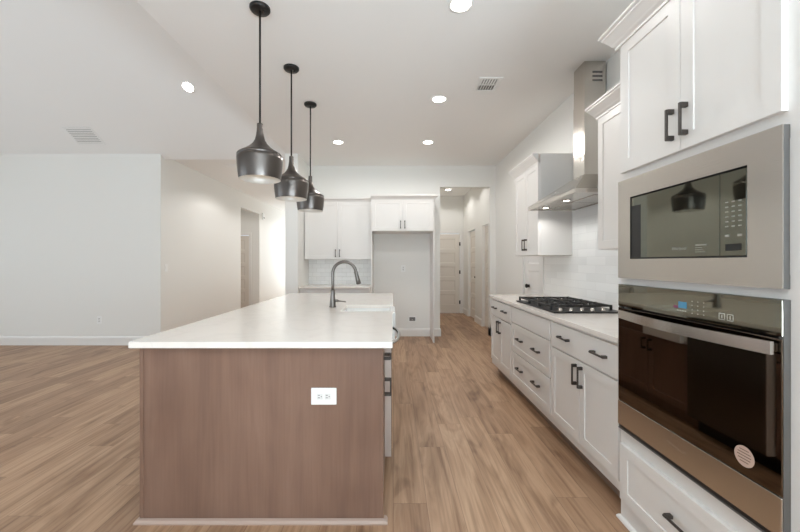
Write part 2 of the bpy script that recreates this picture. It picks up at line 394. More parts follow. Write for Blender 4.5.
# baseboards
BB = [(0, 0), (.016, 0), (.016, .115), (.008, .135), (0, .14)]
def base(name, path, side): struct(name, MB().sweep(path, BB, side), M['trim'])
base('baseboard_living', [(XL, YL), (XF, YL), (XF, OF[0])], -1)
base('baseboard_foyer', [(XF, OF[1]), (XF, 12.5)], -1)
base('baseboard_back', [(-.34, YB), (.645, YB)], -1)
base('baseboard_opening', [(.665, YB), (OP[0], YB), (OP[0], YB+T)], -1)
base('baseboard_passage', [(XR, 6.46), (XR, YB+T), (OP[1], YB+T), (OP[1], YB), (XR, YB), (XR, 5.05)], 1)
base('baseboard_hall', [(XR, 7.82), (XR, 7.20)], -1)
base('baseboard_hall_end', [(DE[1]+.06, 9.1), (XR, 9.1), (XR, 8.55)], -1)
base('baseboard_center', [(EW[0], 12.5), (EW[0], 5.55), (EW[1], 5.55), (EW[1], 5.60)], -1)
base('baseboard_rear', [(XL, YR), (XR, YR)], 1)
base('baseboard_left', [(XL, YR), (XL, YL)], -1)
base('baseboard_right', [(XR, YR), (XR, .96)], 1)
# five-panel doors
def five(Mx, w_, h_, t):
    st = .11; rail = .085; ph = (h_-.2-.12-4*rail)/5; ys_ = [0, .2]; cells = set()
    for k in range(5):
        ys_.append(ys_[-1]+ph); cells.add((1, len(ys_)-2))
        ys_.append(ys_[-1]+rail if k < 4 else h_)
    return MB().slab(Mx, w_, h_, t, [0, st, w_-st, w_], ys_, cells, rec=.009, sl=.02)
def knob(parent, p, d):
    p = Vector(p); ax = 'X' if d[0] else 'Y'; s_ = d[0] or d[1]
    prof = [(.022, 0), (.022, .006), (.016, .008), (.015, .018), (.026, .024), (.029, .036), (.022, .048), (.004, .052)]
    build('knob', MB().lathe([(r, s_*z) for r, z in prof], p, 20, axis=ax), M['black'], parent)
def hinge(parent, p, ax):
    p = Vector(p); build('hinge', MB().tube([p-Vector((0, 0, .045)), p+Vector((0, 0, .045))], .011, 8).box(p.x-.018, p.x+.018, p.y-.003, p.y+.006, p.z-.045, p.z+.045), M['black'], parent)
d = struct('door_1', five(basis((DE[0]+.012, 9.13, .012), (1, 0, 0), (0, -1, 0)), DE[1]-DE[0]-.024, DH-.02, .04), M['door'])
for z in (.28, 1.05, 1.77): hinge(d, (DE[1]-.008, 9.086, z), 0)
knob(d, (DE[0]+.07, 9.09, .97), (0, -1))
d = struct('door_2', five(basis((XR+.085, D1[1]-.01, .012), (0, -1, 0), (-1, 0, 0)), D1[1]-D1[0]-.02, DH-.02, .035), M['door']); knob(d, (XR+.05, D1[0]+.08, .97), (-1, 0))
d = struct('door_3', five(basis((XR+.085, D2[1]-.01, .012), (0, -1, 0), (-1, 0, 0)), D2[1]-D2[0]-.02, DH-.02, .035), M['door']); knob(d, (XR+.05, D2[0]+.20, .97), (-1, 0))
d = struct('door_4', five(basis((XR+.045, DP[1]-.008, .012), (0, -1, 0), (-1, 0, 0)), DP[1]-DP[0]-.016, DH-.02, .035), M['trim']); knob(d, (XR+.01, DP[1]-.16, .985), (-1, 0))
d = struct('door_5', five(basis((DS[0]+.012, OF[1]+.045, .012), (1, 0, 0), (0, -1, 0)), DS[1]-DS[0]-.024, DH-.02, .04), M['door']); knob(d, (DS[0]+.07, OF[1]+.005, .97), (0, -1))
# casings
def casingX(name, x, a, b, top, w_=.075, t=.016):
    struct(name, MB().box(x-t, x, b, b+w_, 0, top+w_, .003).box(x-t, x, a-w_, a, 0, top+w_, .003).box(x-t, x, a, b, top, top+w_, .003), M['trim'])
def casingY(name, y, a, b, top, w_=.06, t=.016):
    struct(name, MB().box(a-w_, a, y-t, y, 0, top+w_, .003).box(b, b+w_, y-t, y, 0, top+w_, .003).box(a, b, y-t, y, top, top+w_, .003), M['trim'])
casingX('trim_1', XR, DP[0], DP[1], DH+.01, .06)
casingY('trim_2', 9.1, DE[0], DE[1], DH+.01)
casingY('trim_3', OF[1], DS[0], DS[1], DH+.01)

# ------------------------------------------------------------------ kitchen island
t = thing('kitchen_island', 'brown stained wood kitchen island base standing on the plank floor', 'island', (-.65, 3.0, 0))
YI0, YI1 = 1.777, 4.38
build('end_panel', MB().box(-1.268, -.051, YI0, YI0+.02, 0, .884, .001), M['wood'], t)
build('edge_strip', MB().box(-1.268, -1.248, YI0-.004, YI0, .025, .884, .001), M['wood'], t)
build('edge_strip', MB().box(-.066, -.051, YI0-.004, YI0, .025, .884, .001), M['wood'], t)
build('back_panel', MB().box(-1.268, -1.248, YI0+.02, YI1, 0, .884).box(-1.248, -.12, YI1-.02, YI1, 0, .884), M['wood'], t)
sh = [(0, 0), (.019, 0), (.019, .008), (.012, .018), (0, .022)]
ob = build('base_moulding', MB().sweep([(-1.268, YI1), (-1.268, YI0-.004), (-.046, YI0-.004), (-.046, YI0+.02)], sh, -1), M['shoe'], t); ob['label'] = 'pale shoe moulding'
build('carcass', MB().box(-.9, -.075, YI0+.02, 2.155, .10, .884).box(-.9, -.075, 2.765, YI1-.02, .10, .655).box(-.9, -.075, 3.24, YI1-.02, .655, .884).box(-.9, -.7, 2.155, 2.765, .10, .884), M['wood'], t)
build('toe_kick', MB().box(-.14, -.125, YI0+.02, YI1-.02, 0, .10), M['wood'], t)
XD = -.073
def isl(name, ya, yb, z0, z1, panel, hs):
    p = build(name, frontXp(XD, ya, yb, z0, z1, .022, panel=panel), M['wood'], t)
    for (c, al) in hs:
        q = build('handle', pull((XD+.022, c[0], c[1]), al, (1, 0, 0), .105, .040), M['pull'], p); q['label'] = 'dark bronze bar pull'
V3, H3 = (0, 0, 1), (0, 1, 0)
isl('drawer', YI0+.022, 2.15, .70, .87, False, [((1.985, .775), H3)])
isl('door', YI0+.022, 2.15, .115, .69, True, [((2.06, .578), V3)])
isl('door', 2.772, 3.228, .115, .645, True, [((3.19, .56), V3)])
isl('door', 3.234, 3.69, .115, .645, True, [((3.27, .56), V3)])
isl('drawer', 3.70, 4.355, .70, .87, False, [((4.03, .785), H3)])
isl('door', 3.70, 4.025, .115, .69, True, [((3.99, .59), V3)])
isl('door', 4.031, 4.355, .115, .69, True, [((4.066, .59), V3)])
# dishwasher
t = thing('dishwasher', 'stainless dishwasher built into the work side of the brown island', 'dishwasher', (-.3, 2.46, 0))
build('tub', MB().box(-.66, -.07, 2.165, 2.755, .1, .87), M['dark'], t)
build('door', MB().box(-.07, -.012, 2.172, 2.755, .115, .872, .002, 1), M['darksteel'], t)
ob = build('door_edge', MB().box(-.07, -.0125, 2.1655, 2.1715, .115, .872), M['edge'], t); ob['label'] = 'pale edge of the dishwasher door'
build('kick_plate', MB().box(-.12, -.1, 2.165, 2.755, .0, .1), M['dark'], t)
hp = [(-.012, 2.20, .80)]+[(-.012+.052*math.sin(math.pi*k/12)**.6, 2.20+.52*k/12, .80) for k in range(1, 12)]+[(-.012, 2.72, .80)]
build('handle', MB().tube(hp, .011, 10), M['chrome'], t)
# worktop with a notch for the apron sink
SK = (-.42, 2.79, 3.21)
ob = build('island_countertop', MB().prism([(-1.281, 1.715), (-.004, 1.715), (-.004, SK[1]), (SK[0], SK[1]), (SK[0], SK[2]), (-.004, SK[2]), (-.004, 4.407), (-1.281, 4.407)], .8845, .9145), M['quartz'])
bv = ob.modifiers.new('edge', 'BEVEL'); bv.width = .002; bv.segments = 2; bv.limit_method = 'ANGLE'
tag(ob, 'white quartz worktop of the island, with sink and faucet', 'countertop')
t = thing('kitchen_sink', 'white ceramic apron sink set into the edge of the island worktop', 'sink', (-.2, 3.0, .66))
build('basin', MB().box(SK[0]-.02, -.02, SK[1]-.018, SK[1]+.004, .665, .884).box(SK[0]-.02, -.02, SK[2]-.004, SK[2]+.018, .665, .884)
      .box(SK[0]-.02, SK[0]+.004, SK[1], SK[2], .665, .884).box(SK[0]-.02, -.02, SK[1]-.018, SK[2]+.018, .66, .68), M['ceramic'], t)
build('apron', MB().box(-.03, .014, SK[1]+.001, SK[2]-.001, .66, .906, .006, 3), M['ceramic'], t)
build('drain', MB().lathe([(.045, .680), (.045, .684), (.03, .683), (.01, .682)], (-.22, 3.0, 0), 20), M['chrome'], t)
# faucet
fx, fy, fz = -.522, 3.06, .9145
t = thing('faucet', 'tall gunmetal gooseneck faucet beside the white island sink', 'faucet', (fx, fy, fz))
build('base', MB().lathe([(.031, 0), (.031, .005), (.027, .012), (.0215, .08), (.0185, .14), (.0165, .15)], (fx, fy, fz), 24), M['faucet'], t)
cx_, cz_ = fx+.1, fz+.29
arc = [(fx, fy, fz+.14), (fx, fy, fz+.2), (fx, fy, fz+.26)]+[(cx_-.1*math.cos(R(a)), fy, cz_+.1*math.sin(R(a))) for a in range(0, 172, 9)]
build('spout', MB().tube(arc, .0135, 14), M['faucet'], t)
e = Vector(arc[-1]); dr = (Vector(arc[-1])-Vector(arc[-2])).normalized()
build('spray_head', MB().tube([e-dr*.004, e+dr*.004, e+dr*.012, e+dr*.016, e+dr*.06, e+dr*.108, e+dr*.112], [.0135, .0165, .0165, .0155, .018, .0225, .018], 18), M['faucet'], t)
build('lever', MB().tube([(fx+.012, fy, fz+.055), (fx+.045, fy-.005, fz+.055)], .0125, 12).tube([(fx+.04, fy-.005, fz+.055), (fx+.07, fy-.01, fz+.052), (fx+.115, fy-.015, fz+.046)], [.008, .006, .0045], 10), M['faucet'], t)
# outlets
def outlet(name, label, cat, Mx, w_, h_, kind, m=None):
    o = thing(name, label, cat, Mx.translation)
    b = bmesh.new(); bmesh.ops.create_cube(b, size=1, matrix=Matrix.Diagonal((w_, h_, .006, 1)))
    bmesh.ops.bevel(b, geom=b.edges[:], offset=.0015, segments=2, affect='EDGES')
    build('cover_plate', MB().add(b, Mx @ Matrix.Translation((0, 0, .003))), m or M['white'], o)
    wide = w_ > h_
    def rc(nm, cx, cy_, a, c, mm, z0=.006, z1=.0078, par=None):
        b = bmesh.new(); bmesh.ops.create_cube(b, size=1, matrix=Matrix.Translation((cx, cy_, (z0+z1)/2)) @ Matrix.Diagonal((a, c, z1-z0, 1)))
        return build(nm, MB().add(b, Mx), mm, par or o)
    if kind == 'duplex':
        for s_ in (-1, 1):
            cx, cy_ = (s_*.0195, 0) if wide else (0, s_*.0195)
            r = rc('receptacle', cx, cy_, .030, .030, M['recep'])
            for q in (-1, 1):
                a, c = (.010, .0036) if wide else (.0036, .010)
                rc('slot', cx+(0 if wide else q*.006)+(-.004 if wide else 0), cy_+(q*.006 if wide else 0)+(0 if wide else .004), a, c, M['slot'], .0078, .0082, r)
            rc('ground_slot', cx+(.008 if wide else 0), cy_+(0 if wide else -.008), .005, .005, M['slot'], .0078, .0082, r)
    elif kind == 'switch':
        rc('rocker', 0, 0, .032, .065, M['white'], .006, .010)
    return o
outlet('wall_outlet', 'white horizontal duplex outlet on the brown island end panel', 'outlet', basis((-.347, YI0-.0005, .631), (1, 0, 0), (0, -1, 0)), .126, .083, 'duplex')

# ------------------------------------------------------------------ right-hand run
XC = 1.178   # cabinet face frame
def base_cab(name, label, ya, yb, fronts, group=None):
    o = thing(name, label, 'cabinet', (1.5, (ya+yb)/2, 0), group)
    build('carcass', MB().box(XC, XR-.002, ya+.001, yb-.001, .11, .8835), M['cab'], o)
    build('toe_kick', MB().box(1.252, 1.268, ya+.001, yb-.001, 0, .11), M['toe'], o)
    for (nm, a, b, z0, z1, panel, hs) in fronts:
        p = build(nm, frontX(XC, a, b, z0, z1, .02, .055 if panel else .03, panel), M['cab'], o)
        for (hy, hz, al) in hs: build('handle', pull((XC-.02, hy, hz), al, (-1, 0, 0), .132), M['pull'], p)
    return o
a, b = 1.808, 2.617; c = 2.212
base_cab('base_cabinet', 'white base cabinet with wide drawer and two doors, next to the oven', a, b,
    [('drawer', a+.022, b-.012, .692, .866, False, [(2.395, .785, H3), (1.985, .785, H3)]),
     ('door', a+.022, c-.002, .172, .682, True, [(c-.034, .592, V3)]), ('door', c+.002, b-.012, .172, .682, True, [(c+.034, .592, V3)])])
a, b = 2.617, 3.496
base_cab('drawer_base_cabinet', 'white drawer cabinet with two deep drawers under the gas cooktop', a, b,
    [('false_front', a+.012, b-.012, .722, .866, False, []),
     ('drawer', a+.012, b-.012, .445, .712, True, [(3.235, .588, H3), (2.865, .588, H3)]),
     ('drawer', a+.012, b-.012, .172, .435, True, [(3.235, .318, H3), (2.865, .318, H3)])])
a, b = 3.496, 4.231; c = 3.863
base_cab('base_cabinet', 'white base cabinet farthest from the oven, where the right-hand run ends', a, b,
    [('drawer', a+.012, b-.03, .692, .866, False, [(4.03, .785, H3), (3.68, .785, H3)]),
     ('door', a+.012, c-.002, .172, .682, True, [(c-.034, .592, V3)]), ('door', c+.002, b-.03, .172, .682, True, [(c+.034, .592, V3)])])
ob = build('countertop', MB().box(1.143, XR-.001, 1.808, 4.255, .8845, .9145, .002, 2), M['quartz'])
tag(ob, 'white quartz worktop under the gas cooktop on the right-hand cabinets', 'countertop')
ob = build('tile_backsplash', MB().box(XR-.009, XR-.0005, 1.808, 4.235, .9155, 1.370).box(XR-.009, XR-.0005, 2.545, 3.562, 1.370, 2.05), M['tileR'])
tag(ob, 'long white tile backsplash behind the cooktop and range hood', 'backsplash')

# gas cooktop
CY0, CY1, CX0, CX1, CZ = 2.67, 3.49, 1.209, 1.735, .9148
t = thing('gas_cooktop', 'black iron and steel gas cooktop set in the right-hand worktop', 'cooktop', ((CX0+CX1)/2, (CY0+CY1)/2, CZ))
build('tray', MB().box(CX0, CX1, CY0, CY1, CZ, CZ+.012, .004, 2), M['dark'], t)
gy = [CY0+.115+i*.2217 for i in range(4)]; gy[-1] = CY1-.015
def grate(ya, yb):
    g = MB(); z = CZ+.042; r = .006; xa, xb = CX0+.03, CX1-.025
    ya += .004; yb -= .004
    for y in (ya, yb): g.box(xa, xb, y-r, y+r, z-r, z+r+.001, .0015)
    for x in (xa, xb): g.box(x-r, x+r, ya, yb, z-r, z+r+.001, .0015)
    ym = (ya+yb)/2
    for x in (xa+.12, xb-.12):
        for k in range(4):
            an = math.pi/4+k*math.pi/2; dx, dy = (.1*math.cos(an), .085*math.sin(an))
            g.tube([(x+dx*.25, ym+dy*.25, z+.001), (x+dx, ym+dy, z+.001)], .0055, 6)
        g.box(x-r, x+r, ya, ym-.02, z-r, z+r, .001).box(x-r, x+r, ym+.02, yb, z-r, z+r, .001)
    g.box((xa+xb)/2-r, (xa+xb)/2+r, ya, yb, z-r, z+r, .001)
    g.box(xa, xa+.08, ym-r, ym+r, z-r, z+r, .001).box(xb-.08, xb, ym-r, ym+r, z-r, z+r, .001)
    for x in (xa, (xa+xb)/2, xb):
        for y in (ya, yb): g.box(x-.008, x+.008, y-.008, y+.008, CZ+.012, z+.009, .002)
    return g
for i in range(3): build('grate', grate(gy[i], gy[i+1]), M['iron'], t)
for i in range(3):
    ym = (gy[i]+gy[i+1])/2
    for x in ((CX0+.15, CX1-.145) if i != 1 else ((CX0+CX1)/2,)):
        rr_ = .036 if i != 1 else .05
        bu = build('burner', MB().lathe([(rr_+.012, .012), (rr_+.008, .018), (rr_, .022), (rr_, .027)], (x, ym, CZ), 24), M['steelside'], t)
        build('burner_cap', MB().lathe([(rr_-.004, .027), (rr_-.002, .031), (rr_-.01, .034)], (x, ym, CZ), 24), M['iron'], bu)
for k in range(5):
    x = CX0+.075+k*.082
    build('knob', MB().lathe([(.017, .012), (.017, .015), (.0135, .017), (.0125, .031), (.010, .034)], (x, CY0+.058, CZ), 18).box(x-.003, x+.003, CY0+.044, CY0+.072, CZ+.032, CZ+.036, .001), M['steel'], t)

# range hood
HY0, HY1, HX, HZ = 2.605, 3.52, 1.337, 1.812; HT = HZ+.034
CHX, CHY0, CHY1, CHZ = 1.611, 2.993, 3.176, 2.044
t = thing('range_hood', 'stainless steel chimney range hood on the wall above the cooktop', 'range hood', (1.6, (HY0+HY1)/2, HZ))
XW = XR-.0095
rim = MB().box(HX, HX+.012, HY0, HY1, HZ, HT, .001).box(HX+.012, XW, HY0, HY0+.012, HZ, HT, .001).box(HX+.012, XW, HY1-.012, HY1, HZ, HT, .001).box(XW-.012, XW, HY0+.012, HY1-.012, HZ, HT)
build('rim', rim, M['steel'], t)
build('canopy', MB().rings([[Vector(p) for p in ((HX, HY0, HT), (XW, HY0, HT), (XW, HY1, HT), (HX, HY1, HT))],
      [Vector(p) for p in ((CHX, CHY0, CHZ), (XW, CHY0, CHZ), (XW, CHY1, CHZ), (CHX, CHY1, CHZ))]], smooth=False), M['steel'], t)
build('underside', MB().box(HX+.012, XW-.012, HY0+.012, HY1-.012, HZ+.006, HZ+.012), M['steel'], t)
for a in (HY0+.12, (HY0+HY1)/2+.01):
    f = MB().box(HX+.2, XW-.05, a, a+.33, HZ+.002, HZ+.006, .002)
    build('grease_filter', f, M['steel'], t)
for y in (2.96, 3.36):
    l_ = build('lamp_ring', MB().lathe([(.036, HZ+.006), (.036, HZ+.001), (.028, HZ)], (1.443, y, 0), 20), M['chrome'], t)
    build('lamp_lens', MB().lathe([(.028, HZ+.001), (.02, HZ-.001), (.002, HZ-.0015)], (1.443, y, 0), 20), M['hoodlamp'], l_)
for y in (2.96, 3.36):
    hl = bpy.data.lights.new('hood_lamp', 'SPOT'); hl.energy = 5; hl.color = WARM; hl.spot_size = R(160); hl.spot_blend = .5; hl.shadow_soft_size = .025
    ho = bpy.data.objects.new('hood_lamp', hl); C.objects.link(ho); ho.location = (1.443, y, HZ-.006)
build('chimney', MB().box(CHX, XW, CHY0, CHY1, CHZ, 2.66).box(CHX+.003, XW, CHY0+.003, CHY1-.003, 2.66, H-.001), M['steel'], t)
for k in range(3): build('vent_slot', MB().box(CHX+.07, XW-.03, CHY0+.0015, CHY0+.004, 2.90-k*.035, 2.915-k*.035), M['grille'], t)
sw = (Vector((HX, (HY0+HY1)/2, HT))*.78+Vector((CHX, (CHY0+CHY1)/2, CHZ))*.22)
nrm_ = Vector((-(CHZ-HT), 0, CHX-HX)).normalized()
g_ = MB()
for k in range(4): 
    c_ = sw+Vector((0, (k-1.5)*.035, 0))
    g_.tube([c_-nrm_*.002, c_+nrm_*.004], .009, 12)
build('button_row', g_, M['chrome'], t)

# upper cabinets on the right wall
CROWN = lambda z, h=.085, o=.06: [(0, z-.012), (.008, z-.012), (.008, z), (.018, z+.012), (.022, z+.02), (.045, z+h*.62), (.052, z+h*.70), (.052, z+h*.78), (o, z+h*.86), (o, z+h), (0, z+h)]
XU = 1.477
def upper(label, ya, yb, z0, z1, zc, doors, path):
    o = thing('upper_cabinet', label, 'cabinet', (1.64, (ya+yb)/2, z0))
    build('carcass', MB().box(XU, XR-.002, ya, yb, z0, z1+(.09 if len(path) == 3 and ya > 3 else .01), .001), M['cab'], o)
    for (a, b, hs) in doors:
        p = build('door', frontX(XU, a, b, z0+.004, z1-.004, .02), M['cab'], o)
        for (hy, hz) in hs: build('handle', pull((XU-.02, hy, hz), V3, (-1, 0, 0), .125), M['pull'], p)
    build('crown_moulding', MB().sweep(path, CROWN(zc), -1 if path[0][0] > path[-1][0] or True else 1), M['cab'], o)
    return o
a, b, c = 3.566, 4.257, 3.911
upper('white upper cabinet left of the range hood, with two doors', a, b, 1.372, 2.305, 2.312,
      [(a+.006, c-.0015, [(c-.034, 1.49)]), (c+.0015, b-.006, [(c+.034, 1.49)])],
      [(XR-.004, b), (XU-.018, b), (XU-.018, a)])
a, b = 1.83, 2.535
upper('white upper cabinet squeezed between range hood and tall oven cabinet', a, b, 1.388, 2.325, 2.33,
      [(a+.006, (a+b)/2-.0015, [((a+b)/2-.034, 1.5)]), ((a+b)/2+.0015, b-.006, [((a+b)/2+.034, 1.5)])],
      [(XR-.004, b), (XU-.018, b), (XU-.018, a)])

# tall oven cabinet
TX, TY0, TY1 = 1.158, 1.0, 1.806
t = thing('tall_oven_cabinet', 'tall white cabinet holding the microwave and the wall oven', 'cabinet', (1.48, 1.40, 0))
OZ0, OZ1, MZ0, MZ1, OY0, OY1 = .47, 1.19, 1.222, 1.703, 1.035, 1.79
build('carcass', MB().box(TX, XR-.002, TY1-.019, TY1, 0, 2.40).box(TX+.02, XR-.002, TY0, TY0+.019, 0, 2.40).box(TX+.4, XR-.002, TY0+.019, TY1-.019, .40, 2.38)
      .box(TX+.02, XR-.002, TY0+.019, TY1-.019, 2.38, 2.40).box(TX+.02, TX+.4, TY0+.019, TY1-.019, 1.745, 1.765).box(TX+.02, TX+.4, TY0+.019, TY1-.019, .40, .42).box(TX+.02, TX+.4, TY0+.019, TY1-.019, 1.195, 1.215), M['cab'], t)
fr = MB().box(TX, TX+.02, TY0, OY0+.012, 0, 2.40).box(TX, TX+.02, OY1-.012, TY1-.019, 0, 2.40)
for z0, z1 in ((0, .12), (.38, OZ0+.012), (OZ1-.012, MZ0+.012), (MZ1-.012, 1.765), (2.36, 2.40)): fr.box(TX, TX+.02, OY0+.012, OY1-.012, z0, z1)
build('face_frame', fr, M['cab'], t)
c = 1.410
for a, b, hy in ((1.04, c-.0015, c-.034), (c+.0015, 1.780, c+.034)):
    p = build('door', frontX(TX, a, b, 1.744, 2.385, .02, .06), M['cab'], t)
    build('handle', pull((TX-.02, hy, 1.857), V3, (-1, 0, 0), .126), M['pull'], p)
p = build('drawer', frontX(TX, 1.045, 1.785, .115, .395, .02, .055), M['cab'], t)
build('handle', pull((TX-.02, 1.395, .262), H3, (-1, 0, 0), .132), M['pull'], p)
build('crown_moulding', MB().sweep([(1.37, TY1), (TX-.018, TY1), (TX-.018, TY0)], CROWN(2.39, .085, .062), -1), M['cab'], t)
build('shoe_moulding', MB().sweep([(1.25, TY1), (TX, TY1), (TX, TY0)], [(0, 0), (.016, 0), (.015, .008), (.009, .016), (0, .019)], -1), M['trim'], t)

# lettering helper (turned to mesh)
def text(body, size, Mx, m, parent, name='lettering', shear=0, ext=.0003):
    cu = bpy.data.curves.new('txt', 'FONT'); cu.body = body; cu.size = size; cu.align_x = 'CENTER'; cu.align_y = 'CENTER'; cu.shear = shear; cu.extrude = ext
    o = bpy.data.objects.new('txt', cu); C.objects.link(o)
    dg = bpy.context.evaluated_depsgraph_get(); me = bpy.data.meshes.new_from_object(o.evaluated_get(dg))
    bpy.data.objects.remove(o); bpy.data.curves.remove(cu)
    b = bmesh.new(); b.from_mesh(me); bpy.data.meshes.remove(me)
    return build(name, MB().add(b, Mx), m, parent)
faceL = lambda x, y, z: basis((x, y, z), (0, -1, 0), (-1, 0, 0))
# microwave
XO = 1.134
t = thing('built_in_microwave', 'stainless framed built-in microwave above the wall oven', 'microwave', (1.3, 1.41, MZ0))
WY0, WY1, WZ0, WZ1 = 1.1375, 1.700, 1.316, 1.612     # window of the trim frame
tf = MB().ringX(XO, XO+.004, (OY0, OY1, MZ0, MZ1), (WY0, WY1, WZ0, WZ1))
build('trim_frame', tf, M['steel'], t)
build('frame_edge', MB().box(XO+.004, TX-.0005, OY0+.001, OY0+.006, MZ0+.04, MZ1-.04).box(XO+.004, TX-.0005, OY1-.006, OY1-.001, MZ0, MZ1).box(XO+.004, TX-.0005, OY0, OY0+.004, MZ1-.04, MZ1).box(XO+.004, TX-.0005, OY0, OY0+.004, MZ0, MZ0+.04).box(XO+.004, TX-.0005, OY0+.006, OY1-.006, MZ1-.006, MZ1).box(XO+.004, TX-.0005, OY0+.006, OY1-.006, MZ0, MZ0+.006), M['steelside'], t)
build('body', MB().box(XO+.012, XO+.38, WY0-.03, WY1+.03, WZ0-.03, WZ1+.03), M['dark'], t)
PY = 1.237
d = build('door', MB().box(XO+.003, XO+.012, PY+.001, WY1-.006, WZ0+.006, WZ1-.006, .001), M['mirror'], t)
build('window_border', MB().box(XO+.0025, XO+.003, 1.632, WY1-.008, WZ0+.008, WZ1-.045), M['dark'], d)
text('Whirlpool', .017, faceL(XO+.0029, 1.414, 1.3546), M['keys'], d, 'lettering', .2)
for k, (wd, hh) in enumerate(((.050, .008), (.030, .003), (.034, .003), (.044, .003))):
    build('label_line', MB().box(XO+.0026, XO+.003, 1.312-wd/2+.0+(0.05-wd)/2, 1.312+wd/2+(.05-wd)/2, 1.362-k*.008, 1.362-k*.008+hh*.6), M['keys'], d)
pn = build('control_panel', MB().box(XO+.003, XO+.012, WY0+.006, PY-.001, WZ0+.006, WZ1-.006, .001), M['mirror'], t)
pyc = (WY0+PY)/2
for r_ in range(6):
    for q in range(3):
        build('key_print', MB().box(XO+.0026, XO+.003, pyc+(q-1)*.023-.0055, pyc+(q-1)*.023+.0055, 1.502-r_*.0165, 1.506-r_*.0165), M['keys'], pn)
for q in (-1, 1): build('key_print', MB().box(XO+.0026, XO+.003, pyc+q*.022-.008, pyc+q*.022+.008, 1.386, 1.394), M['keys'], pn)
build('display', MB().box(XO+.0026, XO+.003, pyc-.028, pyc+.028, 1.339, 1.362), M['dark'], pn)

# wall oven
t = thing('wall_oven', 'black glass and stainless wall oven with a curved steel handle', 'oven', (1.3, 1.41, OZ0))
build('body', MB().box(TX+.022, TX+.39, OY0+.03, OY1-.03, OZ0+.03, OZ1-.03), M['dark'], t)
build('side_trim', MB().box(XO+.003, TX-.0005, OY0-.0015, OY0+.012, OZ0, OZ1).box(XO+.004, TX-.0005, OY1-.012, OY1, OZ0, OZ1).box(XO+.006, TX-.0005, OY0+.012, OY1-.012, OZ1-.012, OZ1), M['steelside'], t)
cp = build('control_panel', MB().box(XO, XO+.02, OY0, OY1, 1.082, OZ1, .002, 2), M['panelglass'], t)
build('display', MB().box(XO-.0004, XO, 1.372, 1.412, 1.120, 1.145), M['screen'], cp)
for k in range(6): build('key_print', MB().box(XO-.0004, XO, 1.375+k*.008, 1.379+k*.008, 1.108, 1.112), M['print'], cp)
build('display_icon', MB().box(XO-.0004, XO, 1.414, 1.436, 1.118, 1.128), M['screen2'], cp)
for r_ in range(4):
    for q in range(3): build('key_print', MB().box(XO-.0004, XO, 1.345-q*.025, 1.349-q*.025, 1.150-r_*.015, 1.153-r_*.015), M['print'], cp)
for k, gl in enumerate(('A', 'B')):
    yc = 1.225-k*.03; zc = 1.113; s_ = .0115
    ic = MB()
    for a in range(4):
        if a == 0: ic.box(XO-.0004, XO, yc-s_, yc+s_, zc+s_-.002, zc+s_)
        if a == 1: ic.box(XO-.0004, XO, yc-s_, yc+s_, zc-s_, zc-s_+.002)
        if a == 2: ic.box(XO-.0004, XO, yc-s_, yc-s_+.002, zc-s_, zc+s_)
        if a == 3: ic.box(XO-.0004, XO, yc+s_-.002, yc+s_, zc-s_, zc+s_)
    ic.box(XO-.0004, XO, yc-.0015, yc+.0015, zc-.006, zc+.006)
    build('key_icon', ic, M['print'], cp)
d = build('door', MB().box(XO, XO+.02, OY0, OY1, .612, 1.075, .002, 2), M['glass'], t)
band = build('lower_trim', MB().box(XO-.002, XO+.02, OY0, OY1, .492, .610, .002, 2), M['steel'], d)
text('Whirlpool', .022, faceL(XO-.0022, 1.425, .556), M['chrome'], band, 'lettering', .2)
build('vent_gap', MB().box(XO+.004, XO+.02, OY0+.013, OY1-.013, .476, .490), M['dark'], t)
build('bottom_lip', MB().box(XO, XO+.02, OY0, OY1, .470, .475, .001), M['steelside'], t)
# bowed flat handle
hb = []; N = 24
for k in range(N+1):
    u = k/N; y = 1.048+u*(1.757-1.048); bow = .038*math.sin(math.pi*u)
    x0 = XO-.022-bow; hb.append([Vector(p) for p in ((x0, y, 1.027), (x0, y, 1.066), (x0+.011, y, 1.066), (x0+.011, y, 1.027))])
hd = build('handle', MB().rings(hb, smooth=False), M['steel'], d)
for y in (1.062, 1.743): build('handle_post', MB().box(XO-.022, XO, y-.009, y+.009, 1.034, 1.059, .002), M['chrome'], hd)
stk = build('sticker', MB().lathe([(.033, 0), (.033, -.0008)], (XO, 1.147, .673), 32, axis='X'), M['sticker'], d)
stk['label'] = 'round pale sticker'
for k, wd in enumerate((.03, .042, .046, .04, .028)): build('sticker_print', MB().box(XO-.0012, XO-.0008, 1.147-wd/2, 1.147+wd/2, .692-k*.0095, .695-k*.0095), M['stickerink'], stk)

# ------------------------------------------------------------------ back wall
YU = 5.92
t = thing('base_cabinet', 'white base cabinet under the short worktop behind the island', 'cabinet', (-.93, 5.95, 0))
build('carcass', MB().box(EW[1]+.002, -.366, 5.64, YB-.002, .11, .8835), M['cab'], t)
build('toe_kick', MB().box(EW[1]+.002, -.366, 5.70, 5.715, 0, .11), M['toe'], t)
x0, x1 = EW[1]+.02, -.38; xm = (x0+x1)/2
for a, b, s_ in ((x0, xm-.002, 1), (xm+.002, x1, -1)):
    p = build('drawer', frontY(5.64, a, b, .692, .866, .02, .03, False), M['cab'], t); build('handle', pull(((a+b)/2, 5.62, .78), (1, 0, 0), (0, -1, 0)), M['pull'], p)
    p = build('door', frontY(5.64, a, b, .125, .682, .02), M['cab'], t); build('handle', pull((b-.034 if s_ > 0 else a+.034, 5.62, .592), V3, (0, -1, 0)), M['pull'], p)
ob = build('countertop', MB().box(EW[1]+.001, -.3625, 5.585, YB-.001, .8845, .9145, .002, 2), M['quartz'])
tag(ob, 'short white worktop against the back wall, left of the refrigerator recess', 'countertop')
ob = build('tile_backsplash', MB().box(EW[1]+.002, -.3625, YB-.009, YB-.0005, .9155, 1.345), M['tileB'])
tag(ob, 'glossy white subway tile backsplash seen behind the faucet', 'backsplash')
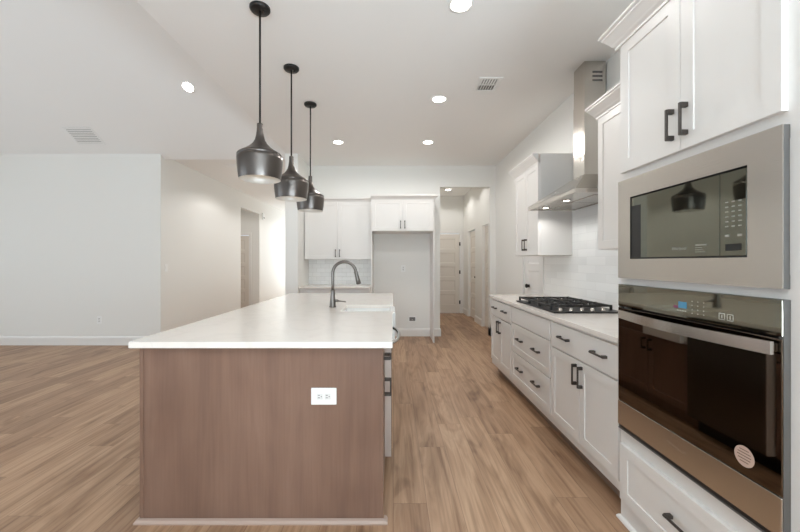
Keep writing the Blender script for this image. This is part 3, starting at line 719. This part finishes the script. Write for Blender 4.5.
t = thing('upper_cabinet', 'white two-door upper cabinet over the subway tile, left of the refrigerator recess', 'cabinet', (-.93, 6.08, 1.37))
build('carcass', MB().box(EW[1]+.01, -.364, YU, YB-.002, 1.347, 2.315, .001), M['cab'], t)
xm = (x0+x1)/2
for a, b, hx in ((EW[1]+.016, xm-.0015, xm-.034), (xm+.0015, -.37, xm+.034)):
    p = build('door', frontY(YU, a, b, 1.351, 2.30, .02), M['cab'], t); build('handle', pull((hx, YU-.02, 1.45), V3, (0, -1, 0), .125), M['pull'], p)
build('crown_moulding', MB().sweep([(EW[1]+.002, YU-.018), (-.364, YU-.018)], CROWN(2.308, .06, .04), -1), M['cab'], t)
# refrigerator surround
FX0, FX1, FY = -.362, .664, 5.72
t = thing('refrigerator_cabinet', 'white refrigerator surround with a two-door cabinet over the empty recess', 'cabinet', (.15, 5.98, 0))
build('side_panel', MB().box(FX0, FX0+.019, FY, YB-.002, 0, 2.31, .001), M['cab'], t)
build('side_panel', MB().box(FX1-.019, FX1, FY, YB-.002, 0, 2.31, .001), M['cab'], t)
build('carcass', MB().box(FX0+.019, FX1-.019, FY+.02, YB-.002, 1.80, 2.31), M['cab'], t)
build('face_frame', MB().box(FX0+.019, FX0+.045, FY, FY+.02, 1.80, 2.31).box(FX1-.045, FX1-.019, FY, FY+.02, 1.80, 2.31).box(FX0+.045, FX1-.045, FY, FY+.02, 1.80, 1.825).box(FX0+.045, FX1-.045, FY, FY+.02, 2.285, 2.31), M['cab'], t)
xm = (FX0+FX1)/2
for a, b, hx in ((FX0+.022, xm-.0015, xm-.034), (xm+.0015, FX1-.022, xm+.034)):
    p = build('door', frontY(FY, a, b, 1.808, 2.302, .02), M['cab'], t); build('handle', pull((hx, FY-.02, 1.905), V3, (0, -1, 0), .125), M['pull'], p)
build('crown_moulding', MB().sweep([(FX0, FY-.018), (FX1, FY-.018), (FX1, YB-.004)], CROWN(2.308, .075, .05), -1), M['cab'], t)
outlet('wall_outlet', 'white outlet high on the wall of the empty refrigerator recess', 'outlet', basis((.175, YB-.0005, 1.19), (1, 0, 0), (0, -1, 0)), .075, .118, 'duplex')
# water line box low in the recess
t = thing('water_supply_box', 'white water supply box low on the wall of the refrigerator recess', 'supply box', (.335, YB, .30))
build('frame', MB().box(.27, .40, YB-.008, YB-.0005, .255, .268, .001).box(.27, .40, YB-.008, YB-.0005, .335, .35, .001).box(.27, .283, YB-.008, YB-.0005, .268, .335, .001).box(.387, .40, YB-.008, YB-.0005, .268, .335, .001), M['white'], t)
build('recess', MB().box(.283, .387, YB-.003, YB-.0005, .268, .335), M['slot'], t)
build('valve', MB().tube([(.335, YB-.004, .285), (.335, YB-.02, .285), (.335, YB-.02, .305)], .008, 10), M['chrome'], t)

# ------------------------------------------------------------------ small fittings on other walls
outlet('wall_outlet', 'white outlet low on the wide blank living room wall', 'outlet', basis((-4.61, YL-.0005, .395), (1, 0, 0), (0, -1, 0)), .072, .115, 'duplex')
outlet('light_switch', 'white light switch at the corner of the blank wall and the foyer', 'switch', basis((XF+.0005, 5.70, 1.21), (0, 1, 0), (1, 0, 0)), .072, .115, 'switch')
t = thing('door_chime', 'small white chime box high on the wall right of the foyer opening', 'door chime', (XF, 9.92, 2.58))
build('cover', MB().box(XF+.0005, XF+.04, 9.84, 10.0, 2.49, 2.67, .006, 2), M['white'], t)
build('grille', MB().box(XF+.04, XF+.041, 9.87, 9.97, 2.52, 2.56), M['keys'], t)

# ------------------------------------------------------------------ pendants
PX = -.89
def pendant(loc):
    x, y, z = loc
    o = thing('pendant_light', '', 'pendant light', loc, 'gunmetal pendants over the island')
    zb = 1.852
    build('canopy', MB().lathe([(.066, H-.0005), (.066, H-.014), (.058, H-.024), (.02, H-.027)], (x, y, 0), 32), M['black'], o)
    build('ceiling_screw', MB().lathe([(.007, H-.024), (.007, H-.033), (.003, H-.035)], (x+.03, y, 0), 10), M['black'], o)
    build('rod', MB().tube([(x, y, H-.025), (x, y, zb+.36)], .0068, 10), M['black'], o)
    outp = [(r*.965, h) for r, h in [(.0195, .372), (.0205, .362), (.0205, .345), (.0225, .32), (.027, .29), (.035, .262), (.05, .237), (.075, .213), (.105, .192), (.13, .178), (.1465, .167), (.1505, .158), (.1475, .1555), (.1475, .1515), (.151, .149), (.1515, .13), (.149, .09), (.145, .05), (.139, .01), (.1365, .0)]]
    sh_ = build('shade', MB().lathe([(r, zb+h) for r, h in outp], (x, y, 0), 56, cap0=True, cap1=False), M['pend'], o)
    inp = [(r*.965, h) for r, h in [(.1365, 0), (.1335, .001), (.141, .05), (.146, .10), (.1475, .145), (.14, .163), (.1, .187), (.06, .215), (.03, .26), (.004, .27)]]
    il = build('lining', MB().lathe([(r, zb+h) for r, h in inp], (x, y, 0), 56, cap0=False, cap1=True), M['pendin'], sh_); il['label'] = 'silvery inside of the shade'
    sk_ = build('socket', MB().lathe([(.022, zb+.262), (.022, zb+.17), (.015, zb+.165)], (x, y, 0), 20), M['black'], o)
    build('bulb', MB().lathe([(.013, zb+.166), (.016, zb+.15), (.028, zb+.125), (.031, zb+.10), (.026, zb+.08), (.012, zb+.068), (.002, zb+.066)], (x, y, 0), 24), M['bulb'], sk_)
    return o
p0 = pendant((PX, 2.37, H))
p0['label'] = 'dark gunmetal pendant lamp nearest the camera, over the island'
for y, l_ in ((3.10, 'dark gunmetal pendant lamp in the middle of the three over the island'), (3.81, 'dark gunmetal pendant lamp farthest away, nearest the back cabinets')):
    q = copy_tree(p0); q.location = (PX, y, H); q['label'] = l_

# ------------------------------------------------------------------ recessed lights and vents
def can(loc):
    x, y, z = loc
    o = thing('recessed_light', '', 'ceiling light', loc, 'recessed ceiling lights')
    tr_ = build('trim_ring', MB().lathe([(.083, z-.0005), (.083, z-.004), (.076, z-.007), (.066, z-.005)], (x, y, 0), 36, cap0=True, cap1=False), M['white'], o)
    build('lens', MB().lathe([(.0665, z-.0045), (.05, z-.0055), (.004, z-.006)], (x, y, 0), 36), M['lamp'], o)
    return o
r0 = can((.476, 3.695, H)); r0['label'] = 'round lit ceiling light below the ceiling vent, right of the pendants'
for loc, l_ in (((.445, 2.336, H), 'round lit ceiling light cut by the top edge of the photo'),
                ((.49, 5.017, H), 'round lit kitchen ceiling light nearest the refrigerator cabinet'),
                ((-.78, 5.017, H), 'round lit ceiling light beyond the farthest pendant'),
                ((1.28, 8.30, H), 'round lit ceiling light in the hall beyond the back opening')):
    q = copy_tree(r0); q.location = loc; q['label'] = l_
yv = (1.7+SL*YL)/(.494+SL); zv = 1.3+.494*yv
q = copy_tree(r0); q.location = (-.578*yv, yv, zv-.001); q.rotation_euler = (-math.atan(SL), 0, 0); q['label'] = 'round lit ceiling light on the sloped ceiling left of the pendants'
def vent(label, loc, w_, h_, louv, rot=None, two=False):
    o = thing('ceiling_vent', label, 'vent', (0, 0, 0))
    bx_ = .028
    build('frame', MB().box(-w_/2, w_/2, -h_/2, -h_/2+bx_, -.008, -.0005, .002).box(-w_/2, w_/2, h_/2-bx_, h_/2, -.008, -.0005, .002).box(-w_/2, -w_/2+bx_, -h_/2+bx_, h_/2-bx_, -.008, -.0005, .002).box(w_/2-bx_, w_/2, -h_/2+bx_, h_/2-bx_, -.008, -.0005, .002), M['white'], o)
    build('backing', MB().box(-w_/2+bx_, w_/2-bx_, -h_/2+bx_, h_/2-bx_, -.002, -.0005), M['grille'], o)
    g = MB(); a = h_-2*bx_
    if two:
        g.box(-w_/2+bx_, w_/2-bx_, -.006, .006, -.008, -.002)
        for k in range(7):
            x = -w_/2+bx_+.008+k*(w_-2*bx_-.016)/6
            g.box(x-.0028, x+.0028, .006, a/2, -.009, -.002)
            g.box(x-.0075, x+.0075, -a/2, -.006, -.009, -.003)
    else:
        for k in range(louv):
            y = -a/2+(k+.5)*a/louv; g.box(-w_/2+bx_, w_/2-bx_, y-a/louv*.40, y+a/louv*.30, -.007, -.003)
    build('louvres', g, M['white'], o)
    o.location = loc
    if rot: o.rotation_euler = rot
    return o
vent('white ceiling vent with dark slots, between kitchen light and range hood', (.90, 3.39, H), .22, .27, 7, None, True)
yv = (1.7+SL*YL)/(.357+SL)
vent('large white return vent on the sloped ceiling above the blank wall', (-.871*yv, yv, 1.3+.357*yv-.001), .42, .33, 9, (-math.atan(SL), 0, 0))
vent('slim white ceiling vent in the foyer, left of the nearest pendant', (-2.78, 6.25, H), .32, .2, 5)
